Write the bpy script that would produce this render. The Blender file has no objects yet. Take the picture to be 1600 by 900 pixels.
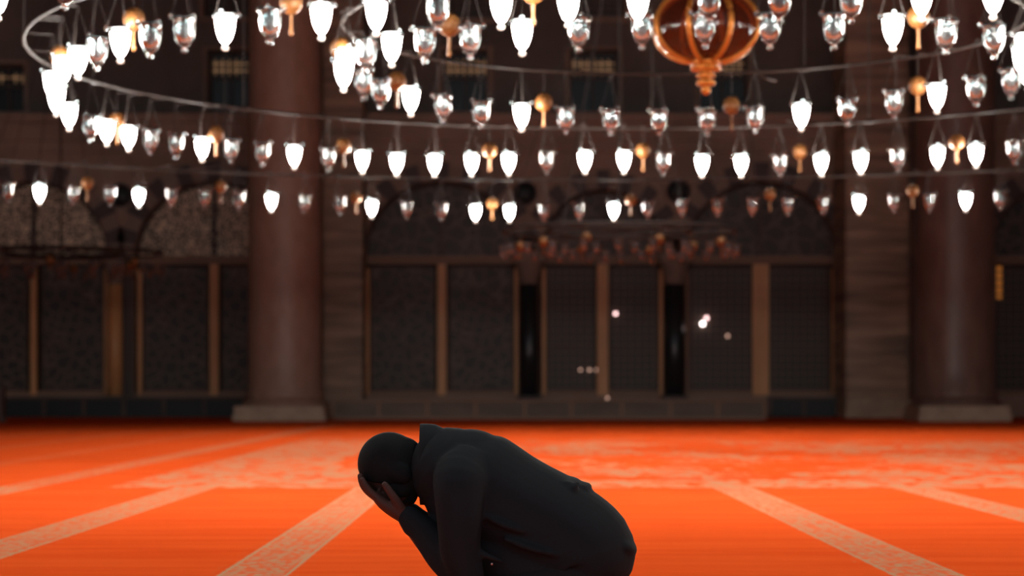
import bpy, bmesh, math, random
from mathutils import Vector, Matrix, geometry
random.seed(7)
PI = math.pi
C = bpy.context.scene.collection
# ------------------------------------------------------------------ camera, world, exposure
F = 3556.0          # focal length in pixels of the 1600 px wide frame
EYE = 0.75          # camera height; horizon lies on row 607
cam_d = bpy.data.cameras.new('camera'); cam = bpy.data.objects.new('camera', cam_d); C.objects.link(cam)
cam.location = (0, 0, EYE); cam.rotation_euler = (PI/2, 0, 0)
cam_d.sensor_width = 36; cam_d.lens = F/1600*36; cam_d.shift_y = 157/1600
cam_d.clip_end = 200; cam_d.clip_start = .1
cam_d.dof.use_dof = True; cam_d.dof.focus_distance = 7.05; cam_d.dof.aperture_fstop = 3.4
bpy.context.scene.camera = cam
wd = bpy.data.worlds.new('world'); bpy.context.scene.world = wd; wd.use_nodes = True
bg = wd.node_tree.nodes['Background']; bg.inputs[0].default_value = (.80, .92, 1.0, 1); bg.inputs[1].default_value = .20
vs = bpy.context.scene.view_settings
vs.view_transform = 'Standard'; vs.look = 'None'; vs.exposure = 0.8; vs.gamma = 1
LAMP = 105.0         # radiance of the lit glass

def px(x, y, D):    # the point of the place seen at pixel (x, y) that is D metres away
    return Vector(((x-800)/F*D, D, EYE+(607-y)/F*D))
def ax(x, D): return (x-800)/F*D
def az(y, D): return EYE+(607-y)/F*D

# ------------------------------------------------------------------ material helpers
def new_mat(name):
    m = bpy.data.materials.new(name); m.use_nodes = True
    return m, m.node_tree.nodes, m.node_tree.links, m.node_tree.nodes['Principled BSDF']
def simple(name, col, rough=.6, metal=0, spec=.5, noise=None, bump=0, col2=None, scale=None, **kw):
    m, N, L, b = new_mat(name)
    b.inputs['Base Color'].default_value = (*col, 1); b.inputs['Roughness'].default_value = rough
    b.inputs['Metallic'].default_value = metal; b.inputs['Specular IOR Level'].default_value = spec
    for k, v in kw.items(): b.inputs[k.replace('_', ' ')].default_value = v
    if noise:
        tc = N.new('ShaderNodeTexCoord'); mp = N.new('ShaderNodeMapping'); no = N.new('ShaderNodeTexNoise')
        mp.inputs['Scale'].default_value = scale or (1, 1, 1)
        no.inputs['Scale'].default_value = noise; no.inputs['Detail'].default_value = 6
        L.new(tc.outputs['Object'], mp.inputs[0]); L.new(mp.outputs[0], no.inputs['Vector'])
        if col2:
            r = N.new('ShaderNodeValToRGB'); r.color_ramp.elements[0].position = .35; r.color_ramp.elements[1].position = .65
            r.color_ramp.elements[0].color = (*col, 1); r.color_ramp.elements[1].color = (*col2, 1)
            L.new(no.outputs[0], r.inputs[0]); L.new(r.outputs[0], b.inputs['Base Color'])
        if bump:
            bp = N.new('ShaderNodeBump'); bp.inputs['Strength'].default_value = bump
            L.new(no.outputs[0], bp.inputs['Height']); L.new(bp.outputs[0], b.inputs['Normal'])
    return m
def lattice(name, dark, light, scale, thr=.5, em=0, kind='voronoi'):
    """carved / latticed screen: light bars over a dark ground"""
    m, N, L, b = new_mat(name)
    tc = N.new('ShaderNodeTexCoord'); b.inputs['Roughness'].default_value = .5
    r = N.new('ShaderNodeValToRGB')
    if kind == 'voronoi':
        t = N.new('ShaderNodeTexVoronoi'); t.feature = 'DISTANCE_TO_EDGE'; t.inputs['Scale'].default_value = scale
        L.new(tc.outputs['Object'], t.inputs['Vector']); L.new(t.outputs[0], r.inputs[0])
        r.color_ramp.elements[0].position = thr*.5; r.color_ramp.elements[1].position = thr*.5+.03
        r.color_ramp.elements[0].color = (*light, 1); r.color_ramp.elements[1].color = (*dark, 1)
    else:
        t = N.new('ShaderNodeTexBrick'); t.offset = 0; mp = N.new('ShaderNodeMapping'); mp.inputs['Rotation'].default_value = (PI/2, 0, 0)
        t.inputs['Scale'].default_value = scale; t.inputs['Brick Width'].default_value = .5; t.inputs['Row Height'].default_value = .5
        t.inputs['Mortar Size'].default_value = thr*.3
        t.inputs['Color1'].default_value = (*dark, 1); t.inputs['Color2'].default_value = (*dark, 1); t.inputs['Mortar'].default_value = (*light, 1)
        L.new(tc.outputs['Object'], mp.inputs[0]); L.new(mp.outputs[0], t.inputs['Vector'])
        r = None
    out = (r or t).outputs[0]
    L.new(out, b.inputs['Base Color'])
    if em:
        L.new(out, b.inputs['Emission Color']); b.inputs['Emission Strength'].default_value = em
    return m

M = {}
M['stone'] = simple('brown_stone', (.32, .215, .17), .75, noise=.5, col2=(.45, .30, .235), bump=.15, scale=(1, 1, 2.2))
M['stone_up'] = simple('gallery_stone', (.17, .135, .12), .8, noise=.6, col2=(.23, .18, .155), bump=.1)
M['marble_bands'] = simple('banded_marble', (.20, .13, .10), .5, noise=1.5, col2=(.56, .37, .25), scale=(.25, .25, 2.6))
M['column_left'] = simple('brown_granite', (.37, .225, .17), .45, noise=5, col2=(.43, .27, .205), scale=(1, 1, .5), bump=.03)
M['column_right'] = simple('dark_porphyry', (.19, .11, .09), .36, spec=.35, noise=3, col2=(.25, .15, .12), scale=(1, 1, .4))
M['base_stone'] = simple('pale_base_marble', (.42, .30, .21), .55, noise=3, col2=(.52, .38, .27))
M['ablaq_dark'] = simple('dark_arch_stone', (.10, .07, .065), .6)
M['ablaq_light'] = simple('light_arch_stone', (.32, .22, .18), .7)
M['medallion'] = simple('black_medallion', (.012, .014, .018), .5)
M['porphyry'] = simple('near_black_porphyry', (.03, .03, .035), .3)
M['wood_gold'] = simple('gilded_wood', (.78, .37, .15), .45, noise=3, col2=(.92, .46, .20), scale=(1, 1, .3))
M['wood_dark'] = simple('dark_brown_wood', (.09, .055, .045), .55, noise=3, col2=(.12, .07, .055))
M['wood_rail'] = simple('brown_wood_rail', (.34, .19, .13), .55)
M['wood_panel'] = simple('brown_wood_panel', (.15, .10, .075), .55, noise=4, col2=(.21, .14, .10), scale=(.3, 1, 1))
M['grille'] = lattice('carved_bronze_grille', (.05, .036, .032), (.17, .105, .075), 3.2, .12)
M['grille_grid'] = lattice('bronze_grid', (.045, .034, .030), (.22, .125, .08), 2.6, .12, kind='brick')
M['lunette_lit'] = lattice('carved_lunette_painted_lit', (.07, .05, .04), (.95, .74, .54), 8.0, .19)  # pale bars put the light on the left lunettes into the colour
M['lunette_dark'] = lattice('dark_carved_lunette', (.05, .035, .03), (.14, .09, .07), 2.6, .12)
M['lit_lattice'] = lattice('self_glowing_lattice', (.01, .006, .004), (.95, .55, .28), 2.6, .16, em=.10, kind='brick')  # bars glow by emission to imitate a lit lattice
M['lit_lattice_orange'] = lattice('orange_self_glowing_lattice', (.75, .25, .04), (.03, .015, .01), 2.6, .22, em=.16, kind='brick')  # orange light put in as emission of the lattice itself
M['dark_pane'] = simple('dark_pane', (.012, .012, .014), .25)
M['iron'] = simple('dull_steel_tube', (.020, .0145, .012), .5, metal=0, spec=.16)
M['cable'] = simple('thin_dark_cable', (.030, .024, .022), .6, spec=.2)
M['gold'] = simple('brushed_gold', (.17, .068, .018), .45, metal=.2, spec=.35)
M['gold_deep'] = simple('old_gold', (.38, .135, .02), .4, metal=.6, noise=60, bump=.6)
M['hair'] = simple('black_hair', (.016, .019, .021), .8, spec=.15, noise=90, bump=.3)
M['skin'] = simple('skin', (.11, .055, .044), .6, spec=.3)
M['cloth'] = simple('black_cotton_jacket', (.027, .032, .037), .95, spec=.12, noise=14, bump=.06)
M['trouser'] = simple('black_trousers', (.03, .029, .031), .95, spec=.1)
M['nail'] = simple('fingernail', (.22, .12, .10), .35)
M['ceiling'] = simple('dark_ceiling_plaster', (.12, .09, .08), .9)

def glass():
    m, N, L, b = new_mat('clear_thick_glass')
    b.inputs['Base Color'].default_value = (.60, .71, .74, 1); b.inputs['Roughness'].default_value = .04
    b.inputs['Transmission Weight'].default_value = .975; b.inputs['IOR'].default_value = 1.5
    return m
M['glass'] = glass()
M['bulb_off'] = simple('milky_unlit_bulb', (.42, .38, .37), .25)
def emit(name, col, st):
    m, N, L, b = new_mat(name)
    b.inputs['Base Color'].default_value = (*col, 1); b.inputs['Emission Color'].default_value = (*col, 1)
    b.inputs['Emission Strength'].default_value = st; b.inputs['Roughness'].default_value = .3
    return m
M['lit'] = emit('lit_white_glass', (1, .93, .84), LAMP)
M['glint_white'] = emit('imitated_white_glint', (1, .85, .8), 5)  # glow of the imitated reflections in the screens
M['glint_dim'] = emit('imitated_dim_glint', (1, .6, .45), .5)
def lantern_glass():
    m, N, L, b = new_mat('deep_red_glass')
    tr = N.new('ShaderNodeBsdfTransparent'); tr.inputs[0].default_value = (.8, .5, .4, 1)
    mx = N.new('ShaderNodeMixShader'); mx.inputs[0].default_value = .55
    b.inputs['Base Color'].default_value = (.045, .009, .004, 1); b.inputs['Roughness'].default_value = .12
    L.new(tr.outputs[0], mx.inputs[1]); L.new(b.outputs[0], mx.inputs[2]); L.new(mx.outputs[0], N['Material Output'].inputs[0])
    return m
M['red_glass'] = lantern_glass()

def carpet_material():
    m, N, L, b = new_mat('orange_patterned_carpet')
    b.inputs['Roughness'].default_value = .95; b.inputs['Specular IOR Level'].default_value = .0
    tc = N.new('ShaderNodeTexCoord'); sp = N.new('ShaderNodeSeparateXYZ'); L.new(tc.outputs['Object'], sp.inputs[0])
    X, Y = sp.outputs[0], sp.outputs[1]
    def mt(op, a, bb=None, cc=None, clamp=False):
        n = N.new('ShaderNodeMath'); n.operation = op; n.use_clamp = clamp
        for i, v in enumerate((a, bb, cc)):
            if v is None: continue
            if isinstance(v, (int, float)): n.inputs[i].default_value = v
            else: L.new(v, n.inputs[i])
        return n.outputs[0]
    def noise(scale, sx=1, sy=1, detail=3, off=0):
        mp = N.new('ShaderNodeMapping'); mp.inputs['Scale'].default_value = (sx, sy, 1); mp.inputs['Location'].default_value = (off, off, 0)
        n = N.new('ShaderNodeTexNoise'); n.inputs['Scale'].default_value = scale; n.inputs['Detail'].default_value = detail
        L.new(tc.outputs['Object'], mp.inputs[0]); L.new(mp.outputs[0], n.inputs['Vector']); return n.outputs[0]
    def step(v, e, w):           # 0 below e, 1 above, over a width w
        return mt('MULTIPLY', mt('SUBTRACT', v, e-w/2), 1/w, clamp=True)
    P = 1.355
    d = mt('ABSOLUTE', mt('SUBTRACT', mt('MULTIPLY', mt('FRACT', mt('DIVIDE', mt('ADD', X, -.315+P/2+20*P), P)), P), P/2))
    dj = mt('ADD', d, mt('MULTIPLY', mt('SUBTRACT', noise(26), .5), .03))
    stripe = mt('SUBTRACT', 1, step(dj, .145, .012))
    edge = mt('MULTIPLY', step(d, .128, .006), mt('SUBTRACT', 1, step(d, .141, .006)))
    # woven motifs of the band: rows of small blossoms
    vo = N.new('ShaderNodeTexVoronoi'); vo.inputs['Scale'].default_value = 21; vo.inputs['Randomness'].default_value = .65
    L.new(tc.outputs['Object'], vo.inputs['Vector'])
    blossom = step(vo.outputs['Distance'], .47, .16)
    fine = step(noise(75), .56, .08)
    band_in = mt('SUBTRACT', 1, mt('MULTIPLY', mt('MAXIMUM', blossom, mt('MULTIPLY', fine, .7)), .75))
    band = mt('MULTIPLY', stripe, mt('MAXIMUM', edge, band_in))
    leftzone = mt('SUBTRACT', 1, step(X, -3.15, .05))
    near = mt('SUBTRACT', 1, step(Y, 17.35, .1))
    band = mt('MULTIPLY', band, mt('MAXIMUM', near, mt('MULTIPLY', leftzone, mt('SUBTRACT', .62, mt('MULTIPLY', mt('SUBTRACT', 1, step(X, -4.6, .1)), .42)))))
    # dotted sprigs just outside the band
    sprig = mt('MULTIPLY', mt('MULTIPLY', step(d, .165, .01), mt('SUBTRACT', 1, step(d, .2, .02))), step(noise(34, off=3), .66, .04))
    band = mt('MAXIMUM', band, mt('MULTIPLY', mt('MULTIPLY', sprig, near), .5))
    # the large floral field beyond the bands
    field = mt('MULTIPLY', mt('MULTIPLY', step(Y, 17.2, .08), mt('SUBTRACT', 1, step(Y, 33.0, 5))), step(X, -3.05, .1))
    border = mt('MAXIMUM', mt('SUBTRACT', 1, step(Y, 18.7, .25)), mt('SUBTRACT', 1, step(X, -1.75, .25)))
    big = noise(.62, 1.0, .55, 4, 11)
    med = noise(4.6, 1, .75, 5, 5)
    dens = mt('MAXIMUM', mt('MULTIPLY', border, .62), mt('MULTIPLY', step(big, .50, .16), .62))
    fl = step(mt('ADD', med, mt('MULTIPLY', dens, .30)), .64, .05)
    fl = mt('MULTIPLY', fl, mt('SUBTRACT', 1, mt('MULTIPLY', fine, .45)))
    vo2 = N.new('ShaderNodeTexVoronoi'); vo2.feature = 'DISTANCE_TO_EDGE'; vo2.inputs['Scale'].default_value = 3.1
    L.new(tc.outputs['Object'], vo2.inputs['Vector'])
    fl = mt('MULTIPLY', fl, mt('ADD', .35, mt('MULTIPLY', step(vo2.outputs[0], .07, .06), .65)))
    mask = mt('MAXIMUM', band, mt('MULTIPLY', mt('MULTIPLY', field, fl), .85), clamp=True)
    pile = N.new('ShaderNodeMix'); pile.data_type = 'RGBA'
    pile.inputs[6].default_value = (.84, .090, .0150, 1); pile.inputs[7].default_value = (.92, .124, .0230, 1)
    L.new(step(noise(1.3, .5, 3, 4, 2), .5, .35), pile.inputs[0])
    mx = N.new('ShaderNodeMix'); mx.data_type = 'RGBA'
    L.new(pile.outputs[2], mx.inputs[6]); mx.inputs[7].default_value = (.56, .35, .20, 1)
    L.new(mask, mx.inputs[0]); L.new(mx.outputs[2], b.inputs['Base Color'])
    bp = N.new('ShaderNodeBump'); bp.inputs['Strength'].default_value = .35; bp.inputs['Distance'].default_value = .03
    h = mt('ADD', mt('MULTIPLY', noise(2.0, .55, 3.2, 3, 9), .8), mt('MULTIPLY', noise(60), .04))
    L.new(h, bp.inputs['Height']); L.new(bp.outputs[0], b.inputs['Normal'])
    return m
M['carpet'] = carpet_material()

# ------------------------------------------------------------------ mesh helpers
def obj(name, bm, mats, parent=None, smooth=False, loc=None):
    me = bpy.data.meshes.new(name); bm.normal_update(); bm.to_mesh(me); bm.free()
    for m in (mats if isinstance(mats, (list, tuple)) else [mats]): me.materials.append(m)
    if smooth: me.polygons.foreach_set('use_smooth', [True]*len(me.polygons))
    o = bpy.data.objects.new(name, me); C.objects.link(o)
    if parent: o.parent = parent
    if loc is not None: o.location = loc
    return o
def empty(name, loc=(0, 0, 0)):
    o = bpy.data.objects.new(name, None); C.objects.link(o); o.location = loc; o.empty_display_size = .1; return o
def tag(o, label=None, cat=None, group=None, kind=None):
    if label: o['label'] = label
    if cat: o['category'] = cat
    if group: o['group'] = group
    if kind: o['kind'] = kind
    return o
def box(bm, x0, x1, y0, y1, z0, z1, mi=0, bev=0):
    vs_ = [bm.verts.new((x, y, z)) for x in (x0, x1) for y in (y0, y1) for z in (z0, z1)]
    fs = []
    for q in ((0, 1, 3, 2), (4, 6, 7, 5), (0, 4, 5, 1), (2, 3, 7, 6), (0, 2, 6, 4), (1, 5, 7, 3)):
        f = bm.faces.new([vs_[i] for i in q]); f.material_index = mi; fs.append(f)
    if bev:
        es = list({e for f in fs for e in f.edges}); bmesh.ops.bevel(bm, geom=es, offset=bev, segments=2, affect='EDGES')
    return bm
def lathe(bm, prof, seg=24, c=(0, 0, 0), sy=1.0, close=False):
    rings = []
    for r, z in prof:
        if r < 1e-6: rings.append([bm.verts.new((c[0], c[1], c[2]+z))])
        else: rings.append([bm.verts.new((c[0]+r*math.cos(2*PI*k/seg), c[1]+sy*r*math.sin(2*PI*k/seg), c[2]+z)) for k in range(seg)])
    pairs = list(zip(rings, rings[1:]))
    if close: pairs.append((rings[-1], rings[0]))
    for a, b_ in pairs:
        for k in range(seg):
            k2 = (k+1) % seg
            q = []
            for v in (a[k % len(a)], a[k2 % len(a)], b_[k2 % len(b_)], b_[k % len(b_)]):
                if v not in q: q.append(v)
            if len(q) > 2: bm.faces.new(q)
    bmesh.ops.recalc_face_normals(bm, faces=bm.faces)
    return bm
def tube(bm, pts, r, seg=8, closed=False, caps=True):
    pts = [Vector(p) for p in pts]; n = len(pts); rings = []
    rr = r if isinstance(r, (list, tuple)) else [r]*n
    for i, p in enumerate(pts):
        a = pts[(i-1) % n] if (closed or i) else p
        b_ = pts[(i+1) % n] if (closed or i < n-1) else p
        t = (b_-a).normalized(); up = Vector((0, 0, 1)) if abs(t.z) < .95 else Vector((0, 1, 0))
        u = t.cross(up).normalized(); v = t.cross(u)
        rings.append([bm.verts.new(p+rr[i]*(math.cos(2*PI*k/seg)*u+math.sin(2*PI*k/seg)*v)) for k in range(seg)])
    for i in range(n if closed else n-1):
        a, b_ = rings[i], rings[(i+1) % n]
        for k in range(seg): bm.faces.new((a[k], a[(k+1) % seg], b_[(k+1) % seg], b_[k]))
    if caps and not closed: bm.faces.new(rings[0]); bm.faces.new(rings[-1])
    bmesh.ops.recalc_face_normals(bm, faces=bm.faces)
    return bm
def ball(bm, c, r, seg=16, s=(1, 1, 1), rot=None):
    mt_ = Matrix.Translation(c) @ (rot or Matrix.Identity(4)) @ Matrix.Diagonal((r*s[0], r*s[1], r*s[2], 1))
    bmesh.ops.create_uvsphere(bm, u_segments=seg, v_segments=max(6, seg//2+2), radius=1, matrix=mt_)
    return bm
def wall_with_holes(bm, outer, holes, y0, depth):
    """flat wall in the XZ plane with openings and their reveals"""
    loops = [outer]+holes
    flat = [Vector((p[0], p[1], 0)) for lp in loops for p in lp]
    tris = geometry.tessellate_polygon([[Vector((p[0], p[1], 0)) for p in lp] for lp in loops])
    F_ = [bm.verts.new((p.x, y0, p.y)) for p in flat]; B_ = [bm.verts.new((p.x, y0+depth, p.y)) for p in flat]
    for t in tris:
        bm.faces.new([F_[i] for i in t]); bm.faces.new([B_[i] for i in reversed(t)])
    s = 0
    for lp in loops:
        n = len(lp)
        for i in range(n):
            a, b_ = s+i, s+(i+1) % n
            bm.faces.new((F_[a], F_[b_], B_[b_], B_[a]))
        s += n
    bmesh.ops.recalc_face_normals(bm, faces=bm.faces)
    return bm
B = bmesh.new

# ------------------------------------------------------------------ room shell
WD = 60.0; UD = 63.0
bm = B(); box(bm, -28, 28, -3, 66, -.3, -.02); tag(obj('floor', bm, M['base_stone']), kind='structure')
bm = B(); box(bm, -27.95, 27.95, -3, 59.98, -.02, 0)
tag(obj('carpet', bm, M['carpet']), 'orange fitted carpet with pale floral bands, covering the whole hall', 'carpet')
bm = B(); box(bm, -28, 28, -3, 66, 20, 20.3); tag(obj('ceiling', bm, M['ceiling']), kind='structure')
bm = B(); box(bm, -28.4, -28, -3, 66, -.3, 20.3); tag(obj('wall_left', bm, M['stone_up']), kind='structure')
bm = B(); box(bm, 28, 28.4, -3, 66, -.3, 20.3); tag(obj('wall_right', bm, M['stone_up']), kind='structure')

bays = [(-233, 115, 0), (50, 120, 1), (333, 124, 1), (690, 124, 0), (942, 99, 0), (1190, 122, 0), (1662, 117, 2)]
ZT = az(188, WD); SILL = az(618, WD); SPR = az(402, WD)
def arch_loop(cx, hw, D):
    xc = ax(cx, D); R = hw/F*D
    pts = [(xc-R, SILL), (xc+R, SILL)]
    for k in range(0, 25):
        a = PI*k/24; pts.append((xc+R*math.cos(a), SPR+R*math.sin(a)*(2.02/max(R, 1.9) if R > 1.9 else 1.08)))
    return pts
bm = B(); wall_with_holes(bm, [(-28, 0), (28, 0), (28, ZT), (-28, ZT)], [arch_loop(c, h, WD) for c, h, _ in bays], WD, .7)
tag(obj('wall_back', bm, M['stone']), kind='structure')
bm = B(); box(bm, -28, 28, 62.4, 62.9, 0, ZT); tag(obj('wall_inner', bm, M['wood_dark']), kind='structure')
# gallery ledge and cornice
bm = B(); box(bm, -28, 28, WD, UD+.2, ZT, ZT+.15); box(bm, -28, 28, WD-.35, WD, ZT-.08, ZT+.15); box(bm, -28, 28, WD-.2, WD, ZT-.55, ZT-.08)
box(bm, -28, 28, WD-.1, WD, ZT-.85, ZT-.55)
tag(obj('trim_1', bm, M['stone']), kind='structure')
# upper wall with window recesses
wins = [(8, 30, 100, 186), (358, 34, 78, 186), (727, 36, 78, 186), (928, 38, 78, 186), (1131, 38, 78, 186),
        (358, 40, -45, 38), (745, 44, -45, 40), (932, 44, -45, 38), (1131, 44, -45, 38)]
holes = [[(ax(c-h, UD), az(b_, UD)+.2), (ax(c+h, UD), az(b_, UD)+.2), (ax(c+h, UD), az(t, UD)), (ax(c-h, UD), az(t, UD))] for c, h, t, b_ in wins]
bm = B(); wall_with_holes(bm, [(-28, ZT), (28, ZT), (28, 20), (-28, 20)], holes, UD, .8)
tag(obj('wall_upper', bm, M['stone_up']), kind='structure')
for i, (c, h, t, b_) in enumerate(wins):
    D = UD+.55; x0, x1, z0, z1 = ax(c-h, UD), ax(c+h, UD), az(b_, UD)+.2, az(t, UD)
    w = tag(obj('window_%d' % (i+1), box(B(), x0, x1, D, D+.1, z0, z1), M['dark_pane']), kind='structure')
    fb = B()
    for a, b2 in ((x0, x0+.07), (x1-.07, x1), ((x0+x1)/2-.03, (x0+x1)/2+.03)): box(fb, a, b2, D-.08, D-.002, z0, z1)
    zz = z1-(z1-z0)*.42
    for a in (z0, zz-.05, z1-.07): box(fb, x0+.07, x1-.07, D-.07, D-.004, a, a+.07)
    obj('window_frame', fb, M['wood_dark'], w)
    if b_ > 100: obj('lattice_panel', box(B(), x0+.08, x1-.08, D-.05, D-.01, zz+.1, z1-.2), M['lit_lattice'], w)
    else: obj('lattice_panel', box(B(), x0+.08, x1-.08, D-.05, D-.01, z0+.1, z1-.1), M['grille_grid'], w)
    sb = B(); box(sb, x0-.12, x1+.12, UD-.07, UD, z0-.14, z0); box(sb, x0-.12, x1+.12, UD-.05, UD, z1, z1+.1)
    box(sb, x0-.12, x0, UD-.05, UD, z0, z1); box(sb, x1, x1+.12, UD-.05, UD, z0, z1)
    obj('window_surround', sb, M['stone'], w)

# arches of alternating stones
def arch_ring(i, cx, hw):
    bm = B(); xc = ax(cx, WD); R = hw/F*WD; sy = (2.02/max(R, 1.9) if R > 1.9 else 1.08)
    n = 19; T = .40
    for k in range(n):
        a0, a1 = PI*k/n, PI*(k+1)/n; mi = k % 2
        t = T+(.10 if mi else 0); f = -.07 if mi else -.04
        q = []
        for a, r in ((a0, 0), (a1, 0), (a1, t), (a0, t)):
            q.append((xc+(R+r)*math.cos(a), SPR+(R*sy+r)*math.sin(a)))
        fr = [bm.verts.new((p[0], WD+f, p[1])) for p in q]; bk = [bm.verts.new((p[0], WD, p[1])) for p in q]
        for fc in ([fr[0], fr[1], fr[2], fr[3]], [fr[0], bk[0], bk[1], fr[1]], [fr[1], bk[1], bk[2], fr[2]], [fr[2], bk[2], bk[3], fr[3]], [fr[3], bk[3], bk[0], fr[0]]):
            bm.faces.new(fc).material_index = mi
    bmesh.ops.recalc_face_normals(bm, faces=bm.faces)
    tag(obj('trim_%d' % i, bm, [M['ablaq_light'], M['ablaq_dark']]), kind='structure')
for i, (c, h, _) in enumerate(bays): arch_ring(i+2, c, h)

# screens standing in the arches
bay_label = ['carved dark screen in the arch beyond the left edge', 'carved screen filling the leftmost arch, lattice lunette painted as lit above',
             'carved screen in the arch half hidden by the left column, lunette painted as lit above', 'dark carved screen in the first arch right of the left column',
             'dark carved screen in the narrow middle arch behind the distant chandelier', 'dark carved screen in the arch left of the right banded pier',
             'dark screen with orange lit lattice at the right edge, behind the right column']
for (c, h, kd), lab in zip(bays, bay_label):
    if c < -100: continue
    Y = WD+.35; xc = ax(c, WD); R = h/F*WD; sy = (2.02/max(R, 1.9) if R > 1.9 else 1.08)
    t = tag(empty('arch_screen', (xc, Y, SILL)), lab, 'screen')
    def zz(y): return az(y, WD)-SILL
    # lunette
    bm = B(); fr = [bm.verts.new((R*.985*math.cos(PI*k/24), 0, SPR-SILL+R*.985*sy*math.sin(PI*k/24))) for k in range(25)]
    bk = [bm.verts.new((v.co.x, .08, v.co.z)) for v in fr]; bm.faces.new(fr); bm.faces.new(list(reversed(bk)))
    for k in range(25): bm.faces.new((fr[k], bk[k], bk[(k+1) % 25], fr[(k+1) % 25]))
    bmesh.ops.recalc_face_normals(bm, faces=bm.faces)
    obj('lunette', bm, M['lunette_lit'] if kd == 1 else M['lunette_dark'], t)
    bm = B(); tube(bm, [((R-.06)*math.cos(PI*k/24), -.05, SPR-SILL+(R-.06)*sy*math.sin(PI*k/24)) for k in range(25)], .05, 6)
    obj('arch_moulding', bm, M['wood_dark'], t)
    obj('mullion', box(B(), -.06, .06, -.10, -.02, zz(398), SPR-SILL+R*sy-.15), M['wood_dark'], t)
    bm = B(); box(bm, -R+.02, R-.02, -.16, .0, zz(412), zz(406), bev=.01); box(bm, -R+.02, R-.02, -.2, .0, zz(405), zz(399), bev=.01)
    obj('lintel', bm, M['wood_rail'], t)
    gm = M['grille'] if c in (690, 50, 333) else M['grille_grid']
    for s in (-1, 1):
        x0, x1 = (-R+.2, -.18) if s < 0 else (.18, R-.2)
        mt_ = gm
        if kd == 2 and s < 0: mt_ = M['grille_grid']
        p = obj('grille_panel', box(B(), x0, x1, 0, .06, .14, zz(415)), mt_, t)
        bm = B(); w = .045
        for a, b_, c0, c1 in ((x0, x0+w, .14, zz(415)), (x1-w, x1, .14, zz(415)), (x0, x1, .14, .14+w), (x0, x1, zz(415)-w, zz(415)), (x0, x1, zz(545), zz(545)+w), (x0, x1, zz(450), zz(450)+w)):
            box(bm, a, b_, -.04, -.002, c0, c1)
        obj('panel_frame', bm, M['wood_dark'], p)
        if kd == 2 and s < 0:
            obj('lit_lattice', box(B(), ax(1549, WD)-xc, ax(1569, WD)-xc, -.06, -.01, zz(466), zz(414)-.02), M['lit_lattice_orange'], p)
        if kd == 0 and c != 690:
            obj('lit_lattice', box(B(), x0+.35, x1-.25, -.012, -.004, zz(448), zz(424)), M['grille_grid'], p)
    pw = {690: .12, 942: .15, 1190: .22, 50: .08, 333: .12, 1662: .1}[c]
    obj('post', box(B(), -pw, pw, -.22, .0, 0, zz(412), bev=.03), M['wood_gold'], t)
    sw = .055
    for s in (-1, 1):
        obj('post', box(B(), s*(R-.12)-sw, s*(R-.12)+sw, -.14, .0, 0, zz(418), bev=.02), M['wood_gold'] if not (c == 1190 and s < 0) else M['wood_rail'], t)
    obj('bottom_rail', box(B(), -R+.02, R-.02, -.12, .06, 0, .13, bev=.02), M['wood_rail'], t)

# small columns between the arches
def small_column(c, mat, lab, w=.25):
    t = tag(empty('engaged_column', (ax(c, WD-.3), WD-.3, 0)), lab, 'column')
    z0, z1 = SILL, az(445, WD)
    obj('shaft', lathe(B(), [(0, z0), (w, z0), (w*1.02, z0+1.2), (w*.95, z1), (0, z1)], 20), mat, t, True)
    bm = B(); lathe(bm, [(0, z1), (w, z1), (w*1.15, z1+.06), (w*1.05, z1+.12), (w*1.3, z1+.35), (w*1.5, z1+.6), (0, z1+.6)], 12)
    box(bm, -w*1.6, w*1.6, -w*1.2, w*1.15, z1+.6, z1+.8, bev=.02)
    obj('capital', bm, M['ablaq_light'], t)
    obj('plinth', box(B(), -w*1.35, w*1.35, -w*1.2, w*1.15, 0, z0, bev=.02), M['ablaq_dark'], t)
small_column(827, M['porphyry'], 'black slender column between the first and middle central arches')
small_column(1054, M['porphyry'], 'black slender column between the middle and right central arches')
bm = B(); box(bm, ax(193, WD), ax(208, WD), WD-.06, WD, 0, az(405, WD)); tag(obj('trim_20', bm, M['ablaq_dark']), kind='structure')
small_column(180, M['wood_gold'], 'golden brown slender column between the two left arches', .19)
# medallions
for x, y, lab in ((188, 305, 'left arches, left of the big column'), (820, 302, 'central arches, left of the two'), (1060, 299, 'central arches, right of the two'), (1318, 299, 'right arch, partly behind the banded pier')):
    c = px(x, y, WD); t = tag(empty('wall_medallion', (c.x, WD, c.z)), 'black round medallion on the wall between the '+lab if 'partly' not in lab else 'black round medallion beside the '+lab, 'medallion')
    d = obj('disc', lathe(B(), [(0, 0), (.29, 0), (.30, .02), (.28, .06), (0, .07)], 32), M['medallion'], t, True); d.rotation_euler = (PI/2, 0, 0)
    rm = obj('rim', lathe(B(), [(.29, .0), (.33, .0), (.33, .05), (.29, .06)], 32, close=True), M['ablaq_dark'], t); rm.rotation_euler = (PI/2, 0, 0)

# banded marble piers
def pier(x0, x1, D, lab, y0=622, ytop=None, upper=None):
    a, b_ = ax(x0, D), ax(x1, D); t = tag(empty('marble_pier', ((a+b_)/2, D, 0)), lab, 'pier'); w = (b_-a)/2
    zb = az(y0, D)
    obj('shaft', box(B(), -w, w, 0, WD-D-.08, zb, 19.95, bev=.04), M['marble_bands'], t)
    bm = B(); box(bm, -w-.03, w+.12, -.12, WD-D-.08, 0, zb*.5, bev=.02); box(bm, -w, w+.04, -.05, WD-D-.08, zb*.5, zb, bev=.03)
    obj('base', bm, M['base_stone'] if x0 > 1000 else M['marble_bands'], t)
    return t
pier(505, 566, 58.2, 'banded marble pier directly right of the big left column')
pier(1322, 1420, 57.6, 'wide banded marble pier left of the dark right column')

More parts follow.
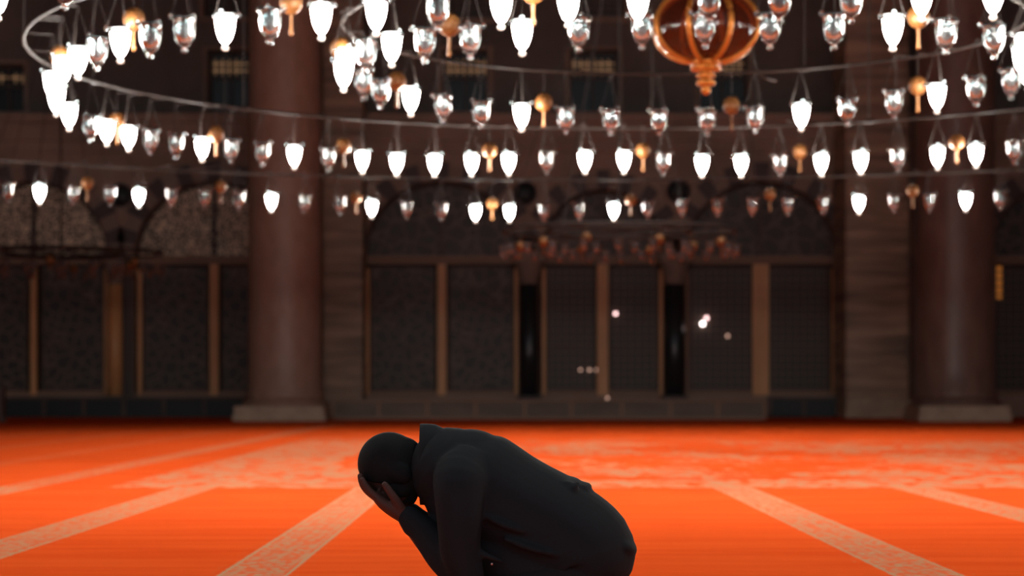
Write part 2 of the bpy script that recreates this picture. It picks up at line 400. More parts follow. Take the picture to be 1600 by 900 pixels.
# big columns
def big_column(xc, hw, D, mat, lab, bw0, bw1, ybase, steps):
    t = tag(empty('marble_column', (ax(xc, D), D, 0)), lab, 'column'); R = hw/F*D
    zb = az(ybase, D)
    obj('shaft', lathe(B(), [(0, zb+.12), (R*1.06, zb+.12), (R*1.06, zb+.3), (R*1.01, zb+.4), (R, zb+1), (R*.985, 12), (R*.96, 19.9), (0, 19.9)], 64), mat, t, True)
    obj('torus_moulding', lathe(B(), [(0, zb), (R*1.12, zb), (R*1.18, zb+.06), (R*1.12, zb+.12), (0, zb+.12)], 64), mat, t, True)
    bm = B(); w0 = (bw1-bw0)/2/F*D; n = steps; off = ax((bw0+bw1)/2, D)-ax(xc, D)
    for k in range(n):
        s = w0*(1-.035*k); box(bm, off-s, off+s, -s, s, zb*k/n, zb*(k+1)/n, bev=.025)
    obj('plinth', bm, M['base_stone'], t)
big_column(445, 57, 53.0, M['column_left'], 'huge smooth brown granite column at left on a square stone base', 371, 514, 634, 2)
big_column(1493, 61, 52.6, M['column_right'], 'huge dark polished column at right on a stepped pale base', 1423, 1566, 634, 2)

# low panelled partition in front of the middle arches
D = 54.6
t = tag(empty('low_partition', (ax(857, D), D, 0)), 'long low brown panelled partition in front of the central arches', 'partition')
xs = [520, 592, 668, 743, 820, 893, 972, 1048, 1122, 1195]; z1 = az(624, D); o0 = ax(857, D)
obj('top_rail', box(B(), ax(518, D)-o0, ax(1197, D)-o0, -.06, .32, z1-.06, z1, bev=.01), M['wood_rail'], t)
obj('bottom_rail', box(B(), ax(518, D)-o0, ax(1197, D)-o0, 0, .26, 0, .08, bev=.01), M['wood_rail'], t)
for x in xs: obj('stile', box(B(), ax(x, D)-o0-.045, ax(x, D)-o0+.045, -.02, .26, .08, z1-.06), M['wood_rail'], t)
for a, b_ in zip(xs, xs[1:]): obj('panel', box(B(), ax(a, D)-o0+.045, ax(b_, D)-o0-.045, .04, .2, .08, z1-.06), M['wood_panel'], t)
D = 59.2
def dark_partition(a0, b0, n, lab):
    c0 = ax((a0+b0)/2, D); t = tag(empty('low_partition', (c0, D, 0)), lab, 'partition')
    w = ax(b0, D)-c0; z1 = az(620, D)
    obj('top_rail', box(B(), -w, w, -.04, .3, z1-.07, z1, bev=.01), M['wood_dark'], t)
    for k in range(n+1):
        x = -w+.05+(2*w-.1)*k/n; obj('stile', box(B(), x-.05, x+.05, 0, .25, 0, z1-.07), M['wood_dark'], t)
    for k in range(n):
        x = -w+.05+(2*w-.1)*k/n; obj('panel', box(B(), x+.05, x-.05+(2*w-.1)/n, .05, .2, 0, z1-.07), M['medallion'], t)
dark_partition(-60, 384, 7, 'long low black partition under the two left arches')
dark_partition(1200, 1312, 2, 'short low black partition left of the right banded pier')
# dark stand at the left edge
t = tag(empty('lectern_stand', (ax(-8, 50.5), 50.5, 0)), 'small black stand cut by the left edge, on the far carpet', 'stand')
obj('body', box(B(), -.2, .2, -.2, .2, .12, .72, bev=.02), M['wood_dark'], t)
obj('top', box(B(), -.24, .24, -.24, .24, .72, .78, bev=.01), M['wood_dark'], t)
for sx in (-1, 1):
    for sy in (-1, 1): obj('leg', box(B(), sx*.17-.03, sx*.17+.03, sy*.17-.03, sy*.17+.03, 0, .12), M['wood_dark'], t)
# small glowing balls that imitate reflections glinting in the screens
for x, y, r, k, lab in ((1098, 506, .075, 'glint_white', 'tiny white imitated glint in the right central screen, lower of the close pair'),
                        (1104, 497, .07, 'glint_pink', 'tiny pinkish imitated glint in the right central screen, upper of the close pair'),
                        (1137, 525, .06, 'glint_dim', 'tiny dim imitated glint in the right central screen, lower right of the pair'),
                        (962, 490, .065, 'glint_pink', 'tiny pinkish imitated glint in the middle screen, right of its gold post'),
                        (907, 578, .05, 'glint_dim', 'tiny dim imitated glint low in the middle screen, leftmost of three in a row'),
                        (921, 578, .055, 'glint_dim', 'tiny dim imitated glint low in the middle screen, middle of three in a row'),
                        (932, 578, .05, 'glint_dim', 'tiny dim imitated glint low in the middle screen, rightmost of three in a row'),
                        (949, 622, .05, 'glint_dim', 'tiny orange imitated glint below the gold post of the middle screen')):
    if k == 'glint_pink' and k not in M: M[k] = emit('imitated_pink_glint', (1, .62, .6), 2.2)
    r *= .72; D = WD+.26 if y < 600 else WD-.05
    p = px(x, y, D); t = tag(empty('screen_glint', (p.x, D, p.z)), lab, 'light')
    obj('bulb', ball(B(), (0, 0, 0), r, 12), M[k], t, True)  # glowing ball in place of a reflection, not a lamp bulb
    obj('glint_backing', lathe(B(), [(0, 0), (r*.8, 0), (r*.8, .04), (0, .04)], 12), M['wood_dark'], t).rotation_euler = (-PI/2, 0, 0)

# ------------------------------------------------------------------ chandelier
ZL = EYE+2.30; ZB = EYE+2.44; ZT_ = EYE+2.70       # lamps, balls, ring tubes
WORDS = 'first second third fourth fifth sixth seventh eighth ninth tenth eleventh twelfth thirteenth fourteenth fifteenth sixteenth seventeenth eighteenth nineteenth twentieth'.split()
def ordinal(n):
    if n <= 20: return WORDS[n-1]
    tens = {2: 'twenty', 3: 'thirty'}[n//10]
    return tens+'-'+WORDS[n % 10-1] if n % 10 else {3: 'thirtieth'}[n//10]
rings = [('inner', 1.27, 17.0, 2.53), ('middle', 1.16, 18.6, 5.04), ('outer', .95, 18.6, 10.9)]
ch = tag(empty('ring_chandelier', (1.2, 18.2, ZT_)), 'huge dark steel chandelier frame of concentric rings over the orange carpet', 'chandelier')
for n, cx, cy, R in rings:
    rt = obj('ring', tube(B(), [(cx-1.2+R*math.cos(2*PI*k/96), cy-18.2+R*math.sin(2*PI*k/96), 0) for k in range(96)], .0135, 8, closed=True), M['iron'], ch, True)
    nc = {'inner': 8, 'middle': 14, 'outer': 20}[n]
    for k in range(nc):
        a = 2*PI*(k+.37)/nc; x, y = cx-1.2+R*math.cos(a), cy-18.2+R*math.sin(a)
        obj('clamp', tube(B(), [(x-.05*math.sin(a), y+.05*math.cos(a), 0), (x+.05*math.sin(a), y-.05*math.cos(a), 0)], .021, 8), M['iron'], rt)
        obj('cable', tube(B(), [(x, y, .02), (x, y, 19.95-ZT_)], .006, 5), M['cable'], ch)
prof_out = [(.0, -.088), (.018, -.086), (.034, -.075), (.052, -.05), (.065, -.015), (.0705, .03), (.071, .065), (.073, .088), (.083, .106)]
prof_in = [(.077, .109), (.064, .088), (.056, .06), (.053, .03), (.046, -.005), (.033, -.03), (.018, -.042), (.0, -.045)]
def make_lamp(lit):
    t = empty('hanging_lamp', (0, -50, 0))
    if lit: obj('glass_cup', lathe(B(), [(0, -.083), (.013, -.080), (.030, -.062), (.044, -.034), (.055, 0), (.0615, .040), (.0645, .080), (.050, .084), (0, .082)], 20), M['lit'], t, True); obj('rim', lathe(B(), [(.067, .078), (.070, .082), (.074, .092), (.084, .107), (.078, .110), (.064, .094), (.060, .085)], 20, close=True), M['glass'], t, True)
    else:
        obj('glass_cup', lathe(B(), prof_out+prof_in, 28), M['glass'], t, True)
        obj('bulb', lathe(B(), [(0, -.035), (.016, -.03), (.026, -.01), (.027, .015), (.019, .045), (.012, .07), (0, .072)], 16), M['bulb_off'], t, True)
        obj('bulb_holder', lathe(B(), [(0, .072), (.014, .072), (.014, .10), (0, .10)], 12), M['iron'], t)
    kb = B(); lathe(kb, [(0, -.126), (.014, -.123), (.022, -.113), (.024, -.106), (.017, -.097), (.011, -.089), (0, -.089)], 16)
    obj('knob', kb, M['glass'] if not lit else M['lit_knob'], t, True)
    hb = B()
    for k in range(3):
        a = 2*PI*k/3+.5; x, y = .090*math.cos(a), .090*math.sin(a)
        obj('handle', ball(B(), (x, y, .108), .0165, 10, (1, 1, 1.2)), M['glass'], t, True)
        tube(hb, [(x, y, .115), (x*.1, y*.1, .372)], .0022, 4)
    tube(hb, [(0, 0, .365), (0, 0, .40)], .006, 6)
    obj('wire_hanger', hb, M['cable'], t)
    obj('bracket', tube(B(), [(0, 0, .397), (1, 0, .400)], .006, 6), M['cable'], t)
    return t
def knobmat():
    m, N, L, b = new_mat('lamp_knob_glass')
    b.inputs['Base Color'].default_value = (1, .93, .86, 1); b.inputs['Roughness'].default_value = .2
    b.inputs['Transmission Weight'].default_value = .5
    b.inputs['Emission Color'].default_value = (1, .9, .8, 1); b.inputs['Emission Strength'].default_value = .35
    return m
M['lit_knob'] = knobmat()
def copy_tree(o, parent=None):
    c = o.copy(); C.objects.link(c); c.parent = parent
    for q in list(o.children): copy_tree(q, c)
    return c
protos = {}; used = set()
def to_ring(x, y):
    best = min(((math.hypot(x-cx, y-cy)-R, cx, cy) for n, cx, cy, R in rings), key=lambda q: abs(q[0]))
    a = math.atan2(y-best[2], x-best[1]); return (a+PI if best[0] > 0 else a), max(abs(best[0]), .02)
def aim(o, x, y):
    a, d = to_ring(x, y); o.rotation_euler = (0, 0, a)
    for c in o.children:
        if c.name.startswith('bracket'): c.scale = (d, 1, 1)
def place_lamp(lit, x, y, label, group, z=ZL):
    if lit not in protos: protos[lit] = make_lamp(lit)
    o = protos[lit] if lit not in used else copy_tree(protos[lit])
    used.add(lit); o.location = (x, y, z); aim(o, x, y); tag(o, label, 'lamp', group); return o
def unproj(x, y, H): D = H*F/(607-y); return ax(x, D), D

rows = {
 'top': [(152, 83, 0), (188, 70, 1), (235, 62, 0), (288, 53, 0), (352, 49, 1), (422, 40, 0), (502, 33, 1), (588, 26, 1), (684, 18, 0), (783, 15, 1), (888, 12, 1), (997, 8, 1), (1108, 5, 0), (1218, 5, 0), (1330, 5, 0), (1440, 2, 1), (1552, -1, 1)],
 'bend': [(122, 98, 1), (98, 112, 1), (82, 135, 1), (88, 158, 1), (108, 182, 1)],
 'far': [(142, 200, 0), (167, 207, 1), (201, 216, 1), (235, 222, 0), (275, 228, 0), (316, 233, 1), (361, 236, 0), (410, 241, 0), (460, 245, 1), (513, 249, 0), (566, 253, 1), (620, 257, 1), (679, 258, 1), (737, 257, 1), (795, 256, 1), (854, 254, 0), (914, 253, 1), (975, 253, 1), (1036, 256, 0), (1097, 259, 1), (1158, 259, 1), (1219, 259, 0), (1283, 257, 1), (1345, 254, 1), (1403, 250, 0), (1465, 246, 1), (1525, 243, 1), (1585, 238, 0)],
 'innear': [(572, 86, 0), (612, 77, 1), (664, 70, 0), (735, 65, 0), (816, 58, 1), (904, 52, 0), (1003, 48, 0), (1101, 46, 0), (1203, 48, 0), (1303, 48, 0), (1395, 50, 1), (1478, 56, 0), (1553, 64, 0), (1602, 78, 1)],
 'infar': [(540, 100, 1), (537, 118, 1), (568, 132, 0), (595, 146, 0), (642, 158, 1), (692, 169, 0), (752, 178, 0), (815, 183, 1), (884, 188, 0), (955, 190, 0), (1030, 191, 0), (1105, 190, 0), (1180, 187, 0), (1252, 182, 1), (1324, 175, 0), (1397, 163, 0), (1464, 153, 1), (1525, 142, 0), (1580, 130, 0)],
 'low': [(12, 301, 0), (62, 303, 1), (115, 306, 0), (172, 306, 0), (217, 309, 1), (268, 309, 0), (320, 311, 0), (373, 313, 0), (424, 316, 1), (476, 319, 0), (531, 321, 0), (581, 326, 1), (636, 328, 0), (690, 331, 0), (743, 333, 1), (796, 333, 1), (850, 332, 0), (905, 331, 0), (959, 330, 1), (1012, 328, 0), (1066, 325, 0), (1121, 324, 0), (1176, 323, 0), (1231, 323, 0), (1286, 322, 0), (1342, 319, 1), (1397, 318, 0), (1452, 317, 0), (1509, 315, 1), (1563, 313, 0)],
}
where = {'top': 'lamp from the left in the topmost row', 'bend': 'lamp down the left bend of the middle ring',
         'far': 'lamp from the left in the second lowest row', 'innear': 'lamp from the left in the second row from the top',
         'infar': 'lamp from the left in the inner ring lower arc', 'low': 'lamp from the left in the lowest long row'}
grp = {'top': 'lamps of the topmost row', 'bend': 'lamps on the left bend', 'far': 'lamps of the second lowest row', 'innear': 'lamps of the inner ring near side',
       'infar': 'lamps of the inner ring far side', 'low': 'lamps of the lowest row'}
for k, lst in rows.items():
    for i, (x, y, lit) in enumerate(lst):
        X, Y = unproj(x, y, 2.30)
        place_lamp(bool(lit), X, Y, ('glowing white ' if lit else 'unlit clear ')+'glass lamp, '+ordinal(i+1)+' '+where[k], grp[k])
place_lamp(True, *unproj(-4, 0, 2.30), 'glowing white glass lamp cut by the top left corner of the picture', None)
place_lamp(False, *unproj(101, -17, 2.30), 'unlit clear glass lamp at the top left, only its knob showing', None)
# lamps that complete the rings beyond the frame
off = [(1.16+5.04*math.cos(math.radians(a)), 18.6+5.04*math.sin(math.radians(a))) for a in range(-64, 40, 11)]
off += [(1.27+2.53*math.cos(math.radians(a)), 17+2.53*math.sin(math.radians(a))) for a in (-24, -8)]
off += [(.95+10.9*math.cos(math.radians(a)), 18.6+10.9*math.sin(math.radians(a))) for a in range(150, 402, 9)]
for X, Y in off:
    place_lamp(True, X, Y, 'glowing white glass lamp completing the chandelier rings outside the picture', 'lamps completing the chandelier rings')

def make_ball():
    t = empty('gold_ball_pendant')
    obj('ball', ball(B(), (0, 0, 0), .074, 24, (1, 1, 1.06)), M['gold'], t, True)
    obj('stem', lathe(B(), [(0, -.075), (.015, -.072), (.010, -.09), (.009, -.13), (.012, -.18), (.016, -.20), (.012, -.213), (0, -.216)], 14), M['gold'], t, True)
    obj('wire', tube(B(), [(0, 0, .076), (0, 0, .262)], .0025, 4), M['cable'], t)
    obj('bracket', tube(B(), [(0, 0, .258), (1, 0, .260)], .006, 6), M['cable'], t)
    return t
balls = [(209, 30, 'near the top left corner'), (455, 4, 'at the top edge above the left column'), (702, 39, 'near the top edge, right of the inner ring bend'), (833, -14, 'at the top edge, only its stem showing'),
         (93, 87, 'behind the white lamps of the left bend'), (532, 75, 'left of the inner ring bend'), (620, 127, 'below the inner ring bend'), (850, 160, 'over the inner lower arc, left of centre'),
         (1143, 165, 'under the red lantern, over the inner lower arc'), (1435, 26, 'near the top right, behind a white lamp'), (1434, 134, 'at right, level with the inner lower arc'),
         (183, 189, 'at the foot of the left bend'), (338, 210, 'over the second lowest row, left of the left column'), (537, 228, 'over the second lowest row, right of the left column'),
         (765, 235, 'over the second lowest row, left of centre'), (1005, 235, 'over the second lowest row, right of centre'), (1250, 237, 'over the second lowest row, below a white lamp'),
         (1495, 222, 'over the second lowest row, before the dark right column'),
         (137, 286, 'over the lowest row, leftmost'), (345, 291, 'over the lowest row, second from left'), (556, 308, 'over the lowest row, third from left'), (769, 318, 'over the lowest row, fourth from left'),
         (986, 312, 'over the lowest row, fifth from left'), (1203, 303, 'over the lowest row, sixth from left'), (1426, 298, 'over the lowest row, seventh from left'), (203, 208, 'half hidden by white lamps of the left bend')]
bp = None
for x, y, lab in balls[:-1]:
    h = 2.50 if x in (209, 455, 1250) else 2.44
    X, Y = unproj(x, y, h)
    o = bp = make_ball() if bp is None else bp
    if 'label' in bp: o = copy_tree(bp)
    o.location = (X, Y, EYE+h); aim(o, X, Y); tag(o, 'gold ball pendant '+lab, 'pendant', 'gold ball pendants')

# central red lantern
LD = 17.6; s = LD/F
t = tag(empty('lantern', (ax(1103, LD), LD, az(98, LD))), 'large red glass lantern with gold ribs hanging at the top right of centre', 'lantern')
HG = 112*s; RG = 84*s
def gprof(u):   # u 0 bottom .. 1 top
    a = PI*u; return RG*(math.sin(a)**.85*(1-.08*math.cos(a)*-1)+.30*max(0, 1-u*8)*.8+.2*max(0, (u-.9)*8)), HG*u
gp = []
for k in range(33):
    u = k/32; th = PI*u; r = RG*max(math.sin(th), 0)**.9; r = max(r, 22*s); gp.append((r, HG*(1-math.cos(th))/2))
obj('glass_globe', lathe(B(), gp, 48), M['red_glass'], t, True)
for k in range(8):
    a = 2*PI*k/8+math.radians(-68)
    rb = B(); tube(rb, [((r+.006)*math.cos(a), (r+.006)*math.sin(a), z) for r, z in gp], .021, 8)
    obj('rib', rb, M['gold_deep'], t, True)
fin = [(0, -51), (3, -50), (7, -46), (8, -42), (5, -39), (7, -37), (14, -35), (15.5, -31), (13, -27), (8, -26), (8, -24), (14, -23), (15.5, -20), (13, -17), (10, -16), (11, -14), (21, -13), (25, -10), (24.5, -7), (18, -6), (18, -4), (25, -3), (27, 1), (24, 5), (17, 7), (0, 7)]
obj('finial', lathe(B(), [(r*s, z*s) for r, z in fin], 32), M['gold_deep'], t, True)
bd = B()
for k in range(10):
    a = 2*PI*k/10; ball(bd, (21*s*math.cos(a), 21*s*math.sin(a), 8*s), 4*s, 10)
obj('bead_collar', bd, M['gold_deep'], t, True)
obj('crown', lathe(B(), [(0, HG+10*s), (12*s, HG+9*s), (22*s, HG+2*s), (26*s, HG-3*s), (22*s, HG-6*s), (0, HG-6*s)], 32), M['gold_deep'], t, True)
obj('hanging_rod', tube(B(), [(0, 0, HG+.04), (0, 0, 19.9-az(98, LD))], .012, 8), M['iron'], t)
obj('bulb', ball(B(), (0, 0, HG*.5), .07, 16, (1, 1, 1.4)), M['bulb_off'], t, True)
# curved bracket beside it
pb = [px(x, y, 17.9) for x, y in ((1176, 72), (1177, 86), (1180, 100), (1184, 112), (1190, 119), (1197, 122))]
tag(obj('hook_bracket', tube(B(), [(p.x, p.y, p.z) for p in pb]+[(pb[-1].x+.1, 18.1, pb[-1].z+.005)], .010, 8), M['iron']), 'thin curved metal hook right under the red lantern', 'hook')

# invented shaded lamps above the frame, added to brighten the far carpet
M['fill_glow'] = emit('added_fill_bulb', (1, .93, .84), 420)  # glow of the added fill lamps
proto = None
for k in range(8):
    a = 2*PI*(k+.5)/8; X, Y = 2.0+4.2*math.cos(a), 34.5+2.2*math.sin(a)
    if proto is None:
        proto = o = empty('added_fill_lamp')
        obj('bulb', ball(B(), (0, 0, .15), .11, 14), M['fill_glow'], o, True)
        obj('shade', lathe(B(), [(0, .34), (.12, .33), (.24, .22), (.31, .05), (.33, -.12), (.325, -.12), (.30, .05), (.23, .21), (.11, .32), (0, .33)], 24), M['cable'], o, True)
        obj('suspension_rod', tube(B(), [(0, 0, .33), (0, 0, 19.95-8.7)], .012, 6), M['cable'], o)
    else: o = copy_tree(proto)
    o.location = (X, Y, 8.7); tag(o, 'added dark shaded fill lamp hung high above the far carpet, beyond the picture', 'lamp', 'added fill lamps')
# distant chandeliers
M['glass_small'] = M['glass'].copy(); M['glass_small'].node_tree.nodes['Principled BSDF'].inputs['Base Color'].default_value = (.50, .60, .63, 1)
def small_lamp_mesh():
    bm = B(); lathe(bm, prof_out+prof_in, 14); lathe(bm, [(0, -.122), (.014, -.118), (.021, -.106), (.016, -.094), (0, -.089)], 8)
    for k in range(3):
        a = 2*PI*k/3+.5; ball(bm, (.088*math.cos(a), .088*math.sin(a), .108), .0125, 6)
    tube(bm, [(0, 0, .10), (0, 0, .36)], .004, 4)
    return bm
sl = None; sb_ = None
def far_chandelier(cx, D, radii, zt, lab, which, nb):
    global sl, sb_
    t = tag(empty('ring_chandelier', (cx, D, zt)), lab, 'chandelier')
    for R, n in radii:
        obj('ring', tube(B(), [(R*math.cos(2*PI*k/48), R*math.sin(2*PI*k/48), 0) for k in range(48)], .028, 6, closed=True), M['cable'], t, True)
        for k in range(n):
            a = 2*PI*(k+.3)/n
            if sl is None: o = sl = obj('small_hanging_lamp', small_lamp_mesh(), M['glass_small'], None, True)
            else: o = sl.copy(); C.objects.link(o)
            o.location = (cx+R*math.cos(a), D+R*math.sin(a), zt-.36); o.rotation_euler = (0, 0, k*1.7)
            tag(o, 'small unlit clear glass lamp of the distant chandelier '+which, 'lamp', 'lamps of the distant chandelier '+which)
    Rm = radii[0][0]
    for k in range(6):
        a = 2*PI*k/6
        obj('spoke', tube(B(), [(.0, 0, 0), (Rm*math.cos(a), Rm*math.sin(a), 0)], .014, 6), M['cable'], t)
        obj('cable', tube(B(), [(Rm*math.cos(a), Rm*math.sin(a), 0), (0, 0, 5.5)], .008, 4), M['cable'], t)
    obj('drop_rod', tube(B(), [(0, 0, 0), (0, 0, 19.9-zt)], .02, 6), M['cable'], t)
    for k in range(nb):
        a = 2*PI*(k+.55)/nb; R = Rm*(.9 if k % 2 else .72)
        bm = B(); ball(bm, (0, 0, 0), .085, 12); lathe(bm, [(0, -.08), (.02, -.08), (.014, -.13), (.02, -.2), (0, -.21)], 8); tube(bm, [(0, 0, .08), (0, 0, .22)], .003, 4)
        if sb_ is None: o = sb_ = obj('small_gold_ball', bm, M['gold'], None, True)
        else: bm.free(); o = sb_.copy(); C.objects.link(o)
        o.location = (cx+R*math.cos(a), D+R*math.sin(a), zt-.22)
        tag(o, 'small gold ball hanging on the distant chandelier '+which, 'pendant', 'gold balls of the distant chandelier '+which)
far_chandelier(ax(968, 38), 38.0, ((1.95, 22), (1.2, 12)), 3.38, 'small dark distant chandelier in front of the middle arch', 'before the middle arch', 8)
far_chandelier(ax(95, 44), 44.0, ((1.95, 22), (1.2, 12)), 3.38, 'small dark distant chandelier in front of the left arches', 'before the left arches', 6)

# ------------------------------------------------------------------ the kneeling person
PD = 7.10; PS = PD/F          # metres per pixel at the person
root = tag(empty('person', (ax(840, PD), PD, 0)), 'person kneeling in black jacket, bowed forward with both hands over the face', 'person')
ox = root.location.x
def P(x, y, dy=0.0): return Vector(((x-800)*PS-ox, dy, EYE+(607-y)*PS))
def chain(bm, nodes, seg=20, sub=4):
    """smooth limb: nodes = (point, radius in the picture plane, radius in depth)"""
    pts = []
    n = len(nodes)
    def cr(a, b_, c, d, t): return .5*((2*b_)+(c-a)*t+(2*a-5*b_+4*c-d)*t*t+(3*b_-a-3*c+d)*t**3)
    for i in range(n-1):
        q = [nodes[max(i-1, 0)], nodes[i], nodes[i+1], nodes[min(i+2, n-1)]]
        for k in range(sub):
            u = k/sub
            pts.append((Vector([cr(*[w[0][j] for w in q], u) for j in range(3)]), cr(*[w[1] for w in q], u), cr(*[w[2] for w in q], u)))
    pts.append(nodes[-1])
    rings_ = []
    def ring(c, t, ra, rb):
        side = Vector((0, 1, 0)); side = (side-t*side.dot(t))
        if side.length < .2: side = Vector((1, 0, 0))-t*t.x
        side.normalize(); nn = t.cross(side)
        return [bm.verts.new(c+nn*ra*math.cos(2*PI*k/seg)+side*rb*math.sin(2*PI*k/seg)) for k in range(seg)]
    for i, (c, ra, rb) in enumerate(pts):
        a = pts[max(i-1, 0)][0]; b_ = pts[min(i+1, len(pts)-1)][0]; t = (Vector(b_)-Vector(a)).normalized(); c = Vector(c)
        if i == 0:
            for u in (1.35, 1.1, .75, .4): rings_.append(ring(c-t*min(ra, rb)*math.sin(u), t, ra*math.cos(u), rb*math.cos(u)))
        rings_.append(ring(c, t, ra, rb))
        if i == len(pts)-1:
            for u in (.4, .75, 1.1, 1.35): rings_.append(ring(c+t*min(ra, rb)*math.sin(u), t, ra*math.cos(u), rb*math.cos(u)))
    for a, b_ in zip(rings_, rings_[1:]):
        for k in range(seg): bm.faces.new((a[k], a[(k+1) % seg], b_[(k+1) % seg], b_[k]))
    bm.faces.new(rings_[0]); bm.faces.new(rings_[-1])
def finish(o, voxel, it=4, fac=.5):
    r = o.modifiers.new('remesh', 'REMESH'); r.mode = 'VOXEL'; r.voxel_size = voxel; r.use_smooth_shade = True
    if it: s_ = o.modifiers.new('smooth', 'SMOOTH'); s_.factor = fac; s_.iterations = it
fw = Vector((-.5, 0, -.866)); dn = Vector((.866, 0, -.5))          # face direction and crown-to-chin direction of the bowed head
HC = P(609, 727)
hrot = Matrix((( -fw.x, 0, -dn.x, 0), (-fw.y, 1, -dn.y, 0), (-fw.z, 0, -dn.z, 0), (0, 0, 0, 1)))   # local x = back of head, z = crown
# body: one continuous surface under the clothes
bm = B()
ball(bm, HC, 1, 32, (.094, .076, .094), hrot)
ball(bm, HC+fw*.036+dn*.045, 1, 24, (.055, .060, .080), hrot)
ball(bm, HC+fw*.058+dn*.098, 1, 16, (.026, .030, .022), hrot)      # chin
ball(bm, HC+fw*.045+dn*.085, 1, 16, (.045, .050, .030), hrot)      # jaw
ball(bm, HC+fw*.094+dn*.045, 1, 12, (.016, .012, .022), hrot)      # nose
chain(bm, [(HC+fw*.086+dn*.010, .008, .007), (HC+fw*.102+dn*.052, .009, .009)], 10, 3)
for s_ in (-1, 1):
    chain(bm, [(HC+fw*.083+dn*.012+Vector((0, s_*.012, 0)), .007, .007), (HC+fw*.078+dn*.010+Vector((0, s_*.045, 0)), .007, .006)], 8, 3)   # brows
    ball(bm, HC+fw*.076+dn*.026+Vector((0, s_*.030, 0)), .012, 12)
    ball(bm, HC+fw*-.008+dn*.035+Vector((0, s_*.070, 0)), 1, 14, (.016, .007, .028), hrot)  # ears
for q in (.073, .083): chain(bm, [(HC+fw*.085+dn*q+Vector((0, -.02, 0)), .004, .004), (HC+fw*.091+dn*q, .006, .006), (HC+fw*.085+dn*q+Vector((0, .02, 0)), .004, .004)], 8, 3)
chain(bm, [(P(640, 740), .058, .056), (P(672, 733), .056, .056), (P(705, 738), .07, .08)])
chain(bm, [(P(705, 745), .10, .14), (P(745, 765), .13, .17), (P(805, 800), .13, .16), (P(860, 840), .13, .155), (P(905, 880), .13, .16)])
for s_ in (-1, 1):
    chain(bm, [(P(712, 735, s_*.13), .055, .055), (P(716, 770, s_*.19), .052, .052), (P(718, 840, s_*.185), .045, .045), (P(722, 900, s_*.165), .036, .036),
               (P(690, 868, s_*.125), .038, .038), (P(655, 828, s_*.09), .032, .030), (P(634, 805, s_*.075), .024, .029)])
    # palm
    chain(bm, [(P(637, 805, s_*.073), .026, .028), (P(617, 794, s_*.066), .025, .038), (P(600, 783, s_*.058), .021, .042), (P(590, 774, s_*.053), .015, .041)])
    for y_, r_, q in ((.084, .0088, ((594, 777), (582, 767), (574, 757), (569, 747.5))), (.064, .009, ((591, 777), (577, 766), (569, 755), (564.5, 742))),
                      (.044, .0088, ((590, 778), (576, 767), (568, 757), (564, 745))), (.025, .0078, ((592, 778), (580, 770), (573, 761), (569, 752)))):
        chain(bm, [(P(a, b_, s_*y_), r_*f_*1.22, r_*f_*1.1) for (a, b_), f_ in zip(q, (1.12, 1.05, .95, .82))], 12, 4)
    # thumb
    chain(bm, [(P(630, 795, s_*.088), .018, .016), (P(621, 779, s_*.100), .0145, .013), (P(612, 766, s_*.102), .0125, .0115), (P(604, 755, s_*.098), .0105, .010)], 14, 4)
    # legs
    chain(bm, [(P(905, 893, s_*.09), .085, .085), (P(810, 925, s_*.12), .075, .075), (P(725, 948, s_*.14), .058, .056)])
    chain(bm, [(P(722, 952, s_*.14), .052, .052), (P(800, 957, s_*.13), .048, .05), (P(880, 966, s_*.11), .034, .036), (P(935, 968, s_*.09), .027, .03), (P(990, 972, s_*.07), .020, .034), (P(1025, 975, s_*.06), .014, .036)])
body = obj('body', bm, M['skin'], root, True); finish(body, .004, 3, .5)
# hair cap
bm = B()
ball(bm, HC-dn*.004-fw*.004, 1, 32, (.099, .082, .099), hrot)
chain(bm, [(HC-fw*.055+dn*.03, .042, .058), (HC-fw*.035+dn*.075, .036, .05)], 20, 3)
for s_ in (-1, 1): ball(bm, HC+fw*.002+dn*.035+Vector((0, s_*.062, 0)), 1, 16, (.036, .028, .048), hrot)
hb = B()  # dark mass over the jaw, standing in for shade on the face
ball(hb, HC+fw*.054+dn*.095, 1, 20, (.040, .042, .032), hrot)
for s_ in (-1, 1): chain(hb, [(HC+fw*.0+dn*.045+Vector((0, s_*.064, 0)), .030, .014), (HC+fw*.020+dn*.078+Vector((0, s_*.052, 0)), .028, .014), (HC+fw*.05+dn*.1+Vector((0, s_*.025, 0)), .026, .014)], 14, 4)
for s_ in (-1, 1): ball(hb, HC+fw*.040+dn*.060+Vector((0, s_*.050, 0)), 1, 16, (.034, .018, .040), hrot)
ball(bm, P(628, 717), 1, 20, (.071, .062, .070))
jaw_shade = obj('jaw_shade', hb, M['hair'], root, True); finish(jaw_shade, .005, 2, .5)
# trim the hair away from the face
cut = bmesh.ops.bisect_plane(bm, geom=bm.verts[:]+bm.edges[:]+bm.faces[:], plane_co=HC+fw*.062+dn*.0, plane_no=(fw*.93+dn*.36).normalized(), clear_outer=True)
bmesh.ops.holes_fill(bm, edges=[e for e in bm.edges if e.is_boundary])
hair = obj('hair', bm, M['hair'], root, True); finish(hair, .005, 2, .5)
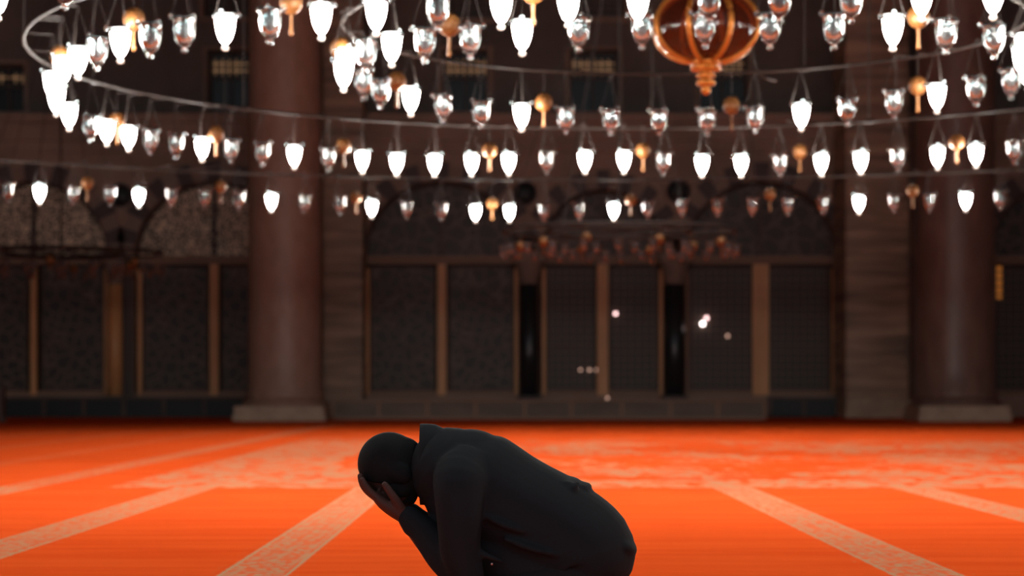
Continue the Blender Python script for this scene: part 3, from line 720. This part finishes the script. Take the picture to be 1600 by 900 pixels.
# jacket
bm = B()
chain(bm, [(P(704, 734), .134, .150), (P(738, 758), .178, .195), (P(800, 793), .171, .205), (P(860, 829), .177, .205), (P(911, 864), .168, .205), (P(912, 889), .130, .185)], 36, 6)
for s_ in (-1, 1):
    chain(bm, [(P(728, 745, s_*.12), .105, .09), (P(720, 752, s_*.185), .082, .075), (P(720, 800, s_*.205), .070, .064), (P(722, 855, s_*.195), .062, .056), (P(732, 899, s_*.175), .050, .047),
               (P(698, 866, s_*.138), .056, .048), (P(668, 831, s_*.10), .047, .042), (P(648, 814, s_*.082), .039, .038)], 24, 5)
    chain(bm, [(P(650, 817, s_*.084), .042, .041), (P(641, 806, s_*.079), .037, .038)], 20, 2)      # cuff
ball(bm, P(733, 744), 1, 28, (.152, .15, .148))
ball(bm, P(712, 742), 1, 28, (.13, .14, .145))
# folds on the back and the hem that sticks out over the heels
chain(bm, [(P(878, 754, -.10), .010, .03), (P(881, 750, 0), .014, .05), (P(878, 754, .10), .010, .03)], 12, 4)
chain(bm, [(P(890, 766, -.11), .012, .03), (P(896, 759, 0), .017, .06), (P(890, 766, .11), .012, .03)], 12, 4)
ball(bm, P(973, 850), 1, 20, (.050, .14, .030), Matrix.Rotation(.6, 4, 'Y'))
chain(bm, [(P(735, 835), .13, .13), (P(800, 870), .13, .17), (P(880, 900), .12, .18)], 28, 4)
for x, y, l in ((790, 815, 30), (830, 850, 40), (760, 860, 25)):
    chain(bm, [(P(x-l, y-14, -.195), .008, .01), (P(x, y, -.207), .012, .014), (P(x+l, y+10, -.198), .007, .01)], 10, 4)
jacket = obj('jacket', bm, M['cloth'], root, True); finish(jacket, .007, 5, .5)
# stand-up collar: a stiff ring open towards the head
def collar_ring(x, cy, rz, ry, tilt=0, n=40):
    return [P(x+tilt*math.cos(2*PI*k/n), cy-rz/PS*math.cos(2*PI*k/n), ry*math.sin(2*PI*k/n)) for k in range(n)]
bm = B(); R_ = []
for x, cy, rz, ry in ((656.5, 725.5, .127, .098), (668, 725.5, .127, .099), (680, 727, .128, .098), (694, 730, .121, .105), (706, 735, .11, .11)): R_.append([bm.verts.new(v) for v in collar_ring(x, cy, rz, ry)])
for x, cy, rz, ry in ((706, 735, .10, .10), (694, 730, .111, .096), (680, 727, .118, .09), (668, 725.5, .116, .084), (656.5, 725.5, .119, .090)): R_.append([bm.verts.new(v) for v in collar_ring(x, cy, rz, ry)])
for a, b_ in zip(R_, R_[1:]+R_[:1]):
    for k in range(40): bm.faces.new((a[k], a[(k+1) % 40], b_[(k+1) % 40], b_[k]))
bmesh.ops.recalc_face_normals(bm, faces=bm.faces)
obj('collar', bm, M['cloth'], jacket, True)
# trousers
bm = B()
chain(bm, [(P(885, 880), .13, .165), (P(903, 900), .128, .175)], 30, 4)
for s_ in (-1, 1):
    chain(bm, [(P(900, 900, s_*.09), .110, .10), (P(815, 926, s_*.125), .085, .085), (P(722, 946, s_*.14), .068, .066)], 22, 5)
    chain(bm, [(P(722, 949, s_*.14), .062, .064), (P(800, 953, s_*.13), .054, .06), (P(880, 962, s_*.11), .040, .046), (P(925, 964, s_*.095), .034, .040)], 20, 5)
tr = obj('trousers', bm, M['trouser'], root, True); finish(tr, .008, 4, .5)
# small snap on the jacket side
bm = B(); ball(bm, P(769.5, 873, -.218), .004, 10, (1, .5, 1)); obj('snap_button', bm, simple('dull_metal_snap', (.8, .6, .6), .3, metal=1), jacket, True)
